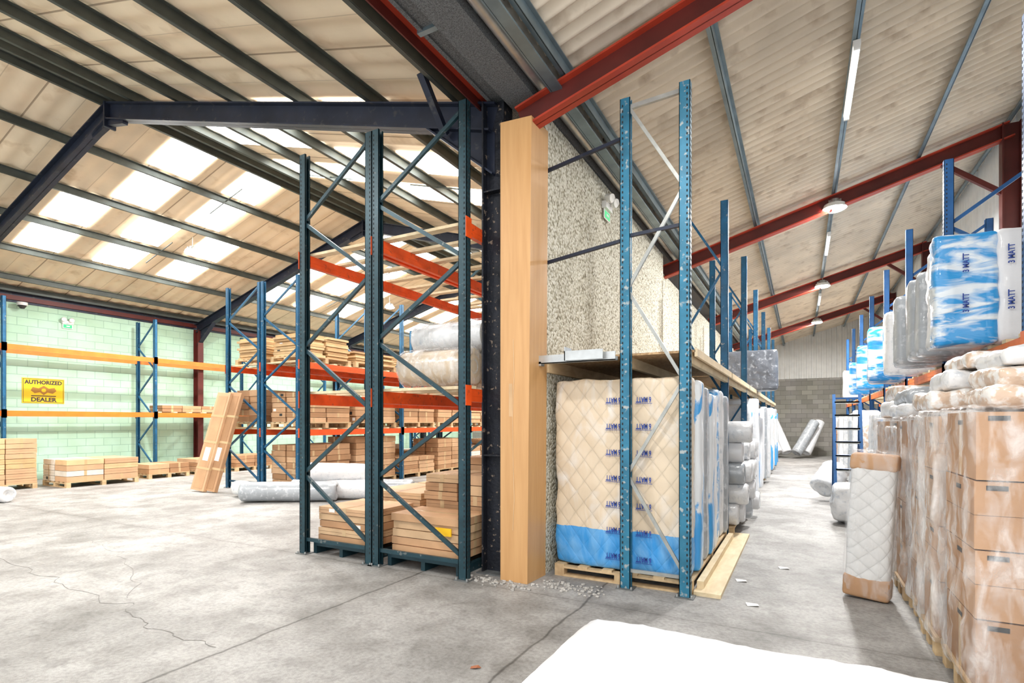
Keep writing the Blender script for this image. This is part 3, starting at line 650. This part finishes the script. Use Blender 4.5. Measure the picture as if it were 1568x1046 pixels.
for i,(y0,y1,z0,z1,x0,mt) in enumerate(((4.25,4.85,1.64,1.76,1.0,pinkw),(4.3,4.9,1.77,1.89,1.05,pinkw),(4.35,5.0,1.90,2.01,1.1,white),(5.0,5.75,1.64,1.78,.84,pinkw),(5.05,5.7,1.79,1.93,.95,white),(5.0,5.7,1.94,2.06,1.05,pinkw),
      (5.9,6.9,1.60,1.72,.82,white),(5.95,6.85,1.73,1.85,.85,greyw),(7.2,8.0,1.6,1.78,.85,white),(7.2,8.0,1.8,1.95,.9,pinkw))):
    m=MB(); m.soft(((x0+1.47)/2,(y0+y1)/2,(z0+z1)/2),(1.47-x0,y1-y0,z1-z0+.01),.05,mt,cell=.05,amp=.028,fr=6,seed=i); m.build('wrapped_bedding_bundle')
m=MB(); T=Matrix.Translation((.50,5.62,0))@Matrix.Rotation(math.radians(-14),4,'Z')@Matrix.Rotation(math.radians(3),4,'Y')
m.soft((0,0,.66),(.34,.17,1.20),.06,quilt2,cell=.04,amp=.006,fr=6,seed=2,mat4=T)
m.soft((0,0,.665),(.37,.20,1.28),.05,M('thin_clear_film',(.92,.92,.92),.15,0,0,3,bump=.8,bs=9,alpha=(.02,.35),spec=.9,asc=(1.6,1.6,.6)),cell=.05,amp=.016,fr=5,seed=3,mat4=T)
m.soft((0,0,.11),(.352,.182,.19),.03,carts[0],cell=.06,amp=.006,seed=3,mat4=T); m.soft((0,0,1.20),(.352,.182,.14),.03,carts[1],cell=.06,amp=.01,seed=4,mat4=T)
m.build('folded_mattress')
def tworow(y0,y1,mt1,mt2,x0,z1,sd,txt=False):
    m=MB(); 
    xs=x0+.46
    m.soft(((x0+xs)/2,(y0+y1)/2,(2.25+z1)/2),(xs-x0,y1-y0,z1-2.25),.05,mt1,cell=.05,amp=.022,fr=5,seed=sd)
    m.soft(((xs+2.4)/2,(y0+y1)/2,(2.25+z1)/2),(2.4-xs+.04,y1-y0-.01,z1-2.25),.05,mt2,cell=.05,amp=.015,fr=5,seed=sd+1)
    if txt:
        for z in (2.50,2.86): m.text('3 MATT',.062,ink,(0,0,.8),(-1,0,0),(x0+.24,y0-.028,z+.12),bold=.002)
        for z in (2.5,2.9): m.text('3 MATT',.062,ink,(0,0,.8),(-1,0,0),(x0+.55,y0-.028,z+.12),bold=.002)
    m.build('wrapped_mattress')
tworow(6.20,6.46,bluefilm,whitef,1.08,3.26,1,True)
tworow(6.50,6.74,white,greyw,1.10,3.22,3)
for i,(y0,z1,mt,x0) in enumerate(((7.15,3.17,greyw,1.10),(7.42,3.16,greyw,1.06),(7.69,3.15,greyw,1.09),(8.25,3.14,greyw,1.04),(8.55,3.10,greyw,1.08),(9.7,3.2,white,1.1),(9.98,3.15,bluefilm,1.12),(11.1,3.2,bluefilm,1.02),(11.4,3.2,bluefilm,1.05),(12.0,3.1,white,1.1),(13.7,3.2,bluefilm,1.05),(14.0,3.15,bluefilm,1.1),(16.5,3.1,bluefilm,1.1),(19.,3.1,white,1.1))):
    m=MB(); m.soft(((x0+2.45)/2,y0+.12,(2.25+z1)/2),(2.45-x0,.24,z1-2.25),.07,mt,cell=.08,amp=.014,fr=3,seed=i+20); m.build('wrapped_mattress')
k=0
for y0,y1,h,mt in ((8.3,8.6,1.75,white),(8.65,8.95,1.6,pinkw),(9.0,9.3,1.8,greyw),(9.35,9.65,1.5,white),(9.7,10.0,1.7,blueside),(10.05,10.35,1.7,white),(12.6,12.9,1.5,pinkw),(12.95,13.2,1.6,white),(13.6,13.9,1.8,white),(14.,14.3,1.7,blueside),(14.4,14.7,1.6,greyw),(15,15.3,1.75,white),(15.4,15.7,1.5,white),(16.4,16.7,1.7,white),(17,17.3,1.6,greyw),(18,18.3,1.7,white),(19,19.3,1.7,blueside),(20.3,20.6,1.6,white),(22,22.3,1.7,white)):
    m=MB(); x0=.95+.1*((k*37)%5)/5; m.soft(((x0+1.47)/2,(y0+y1)/2,h/2),(1.47-x0,y1-y0,h),.06,mt,cell=.09,amp=.02,fr=4,seed=k+60); m.build('wrapped_mattress'); k+=1
carton_obj('carton_pallet_stack',.95,1.45,20.8,21.8,0,1,2,5,.25,seed=71)
# blue steps
m=MB()
for x in (.52,.92):
    m.beam((x,10.75,.0),(x,11.45,2.05),.05,.03,blueD,up=(0,1,0)); m.beam((x,11.75,.0),(x,11.47,2.0),.04,.03,blueD,up=(0,1,0))
    m.beam((x,11.2,1.25),(x,11.66,1.0),.02,.02,blueD)
for i in range(8):
    t=(i+1)/8.6; y=10.75+.7*t; z=2.05*t; m.box(.53,.91,y-.02,y+.14,z-.012,z+.012,blueD); m.box(.53,.91,y-.02,y-.01,z-.03,z+.012,brass)
m.beam((.52,11.72,.35),(.92,11.72,.35),.03,.03,blueD); m.beam((.52,11.5,1.98),(.92,11.5,1.98),.03,.03,blueD)
m.build('step_ladder')
m=MB(); m.roll((.36,12.1,.24),(.62,12.5,.62),.24,white,seed=31,amp=.2); m.build('plastic_wrapped_bundle')
m=MB(); m.soft((.62,9.6,.3),(.4,.5,.6),.15,white,cell=.06,amp=.06,fr=4,seed=4); m.build('plastic_wrapped_bundle')
m=MB()
for i,(xa,ya_,xb,yb_) in enumerate(((-.9,25.6,-1.5,26.2),(-.2,25.6,.5,26.3),(-.55,25.9,-1.1,26.6),(.15,26.,.7,26.8))):
    m.roll((xa,ya_,.22),(xb,yb_,1.55),.21,[white,greyw,whitef,white][i],n=14,nl=8,seed=i+90)
m.build('rolled_mattress_pile')
carton_obj('carton_pallet_stack',-2.2,-1.2,22.2,23.4,0,2,2,6,.25,seed=72)
carton_obj('carton_pallet_stack',-2.2,-1.3,24,25.2,0,2,2,8,.22,seed=73,mats=carts+[cartw])
# foreground mattress on floor
def fdisp(p,n):
    if p.z>0: 
        e=max(abs(p.x)/1.02,abs(p.y)/1.03); p=p+Vector((0,0,-.035*max(0,e-.7)/.3))
        if n.z>.5:
            p.z+=.008*math.sin(p.x*6+2*math.sin(p.y*4))+.007*noise.noise(Vector((p.x*9,p.y*3,1)))
            rd_=abs(noise.noise(Vector((p.x*3+p.y*2,p.y*1.3,4)))); p.z+=.012*max(0,1-rd_*14)*max(0,min(1,(1-e)*5))
    else: p.z=max(p.z,-.118)
    return p
m=MB(); m.soft((-.28,2.52,.125),(2.06,2.10,.235),.09,whitef,cell=.028,amp=.012,fr=2.5,seed=8,disp=fdisp)
m.text('3 MATT',.06,ink,(.83,-.55,0),(.55,.83,0),(-1.02,3.20,.232),bold=.002)
m.build('wrapped_mattress')
m=MB()
for i,(x,y) in enumerate(((-.55,5.6),(-.4,4.9),(-.2,6.3))):
    m.add([(x,y,.002),(x+.09,y+.02,.012),(x+.07,y+.1,.002),(x-.02,y+.06,.014)],[(0,1,2,3)],label)
m.build('paper_litter')
m=MB(); leaf=M('dry_leaf',(.30,.10,.04),.7)
m.add([(-1.83,2.83,.002),(-1.79,2.84,.01),(-1.77,2.87,.004),(-1.80,2.88,.012),(-1.84,2.86,.003)],[(0,1,2,3,4)],leaf); m.build('dry_leaf')
# floor cracks
m=MB(); ck=M('crack_dark',(.17,.16,.15),.9,var=0)
def crack(pts,w):
    P=[]
    for a,b in zip(pts,pts[1:]):
        n=14
        for i in range(n):
            t=i/n; P.append(Vector((a[0]+(b[0]-a[0])*t,a[1]+(b[1]-a[1])*t,0)))
    P=[p+Vector((noise.noise(p*3.1)*.12+noise.noise(p*11)*.04,noise.noise(p*3.3+Vector((5,5,5)))*.14+noise.noise(p*13)*.04,0)) for p in P]
    vs=[];
    for i,p in enumerate(P):
        ww=w*(.4+abs(noise.noise(p*5))*1.6); vs+= [(p.x,p.y-ww,.0015),(p.x,p.y+ww,.0015)]
    m.add(vs,[(2*i,2*i+1,2*i+3,2*i+2) for i in range(len(P)-1)],ck)
crack([(-9,2.7),(-6.8,2.5),(-5.0,2.4),(-4.4,2.2),(-3.45,2.3)],.004)
crack([(-9.5,3.4),(-8,3.5),(-6.5,3.2),(-5.1,2.5)],.0025)
m.build('floor_crack')
# ------------------------------------------------------------------ lamps
def arealight(name,loc,size,power,parent=None,shape='DISK',sy=None,col=(1,.985,.96)):
    d=bpy.data.lights.new(name,'AREA'); d.shape=shape; d.size=size; d.energy=power; d.color=col
    if sy: d.size_y=sy
    o=bpy.data.objects.new(name,d); C.objects.link(o); o.location=loc
    if parent: o.parent=parent; 
    return o
def highbay(x,y,z,ztop,p):
    e=bpy.data.objects.new('high_bay_lamp',None); C.objects.link(e)
    m=MB(); m.cyl((x,y,z),(x,y,z+.07),.19,plast,24,r2=.16); m.cyl((x,y,z+.07),(x,y,z+.16),.10,galv,16,r2=.07)
    for i in range(8):
        a=i*math.pi/4; m.beam((x,y,z+.1),(x+.13*math.cos(a),y+.13*math.sin(a),z+.1),.006,.06,galv)
    m.cyl((x,y,z+.15),(x,y,ztop),.008,galv,6); m.cyl((x,y,z-.03),(x,y,z),.13,lampw,24,r2=.18)
    o=m.build('housing',parent=e)
    arealight('lamp_light',(x,y,z-.04),.34,p,e)
for y in (11.,17.,23.): highbay(.5,y-.25,zR(.5)-.40,zR(.5)-.15,330)
highbay(.5,-1.2,zR(.5)-.36,zR(.5)-.15,110)  # unseen lamp added over the camera for fill light
highbay(-1.0,2.2,zR(-1.0)-.3,zR(-1.0)-.05,65)  # another added fill lamp, out of view
for x,y,p in ((-13.6,8.1,300),(-13.6,1.2,240),(-13.6,15.5,260),(-13.6,22,260),(-7,.5,110),(-7,15.5,260)): highbay(x,y,zL(x)-.45,zL(x)-.05,p)  # first is a known lamp; the rest are added for fill light
def tube(x,y0,y1):
    z=zR(x)-.155
    e=bpy.data.objects.new('fluorescent_batten',None); C.objects.link(e)
    m=MB(); m.box(x-.035,x+.035,y0,y1,z-.045,z,plast); m.cyl((x,y0+.03,z-.07),(x,y1-.03,z-.07),.018,tubew,12)
    for y in (y0,y1-.03): m.box(x-.03,x+.03,y,y+.03,z-.09,z-.045,plast)
    m.build('batten_body',parent=e)
    arealight('batten_light',(x,(y0+y1)/2,z-.10),.05,50,e,shape='RECTANGLE',sy=1.4)
for y in (6.5,12.8,18.8): tube(.50,y,y+1.5)
w=bpy.data.worlds.new('World'); S.world=w; w.use_nodes=True
bg=w.node_tree.nodes['Background']; bg.inputs[0].default_value=(.96,.98,1,1); bg.inputs[1].default_value=1.45
# ------------------------------------------------------------------ camera
cd=bpy.data.cameras.new('Camera'); cam=bpy.data.objects.new('Camera',cd); C.objects.link(cam)
cam.location=(0,0,1.55); cam.rotation_euler=(math.radians(90),0,math.radians(28.4))
cd.sensor_width=36; cd.sensor_fit='HORIZONTAL'; cd.lens=820/1568*36; cd.shift_y=123/1568; cd.clip_start=.05
S.camera=cam
S.view_settings.view_transform='Standard'; S.view_settings.look='None'; S.view_settings.exposure=0.42
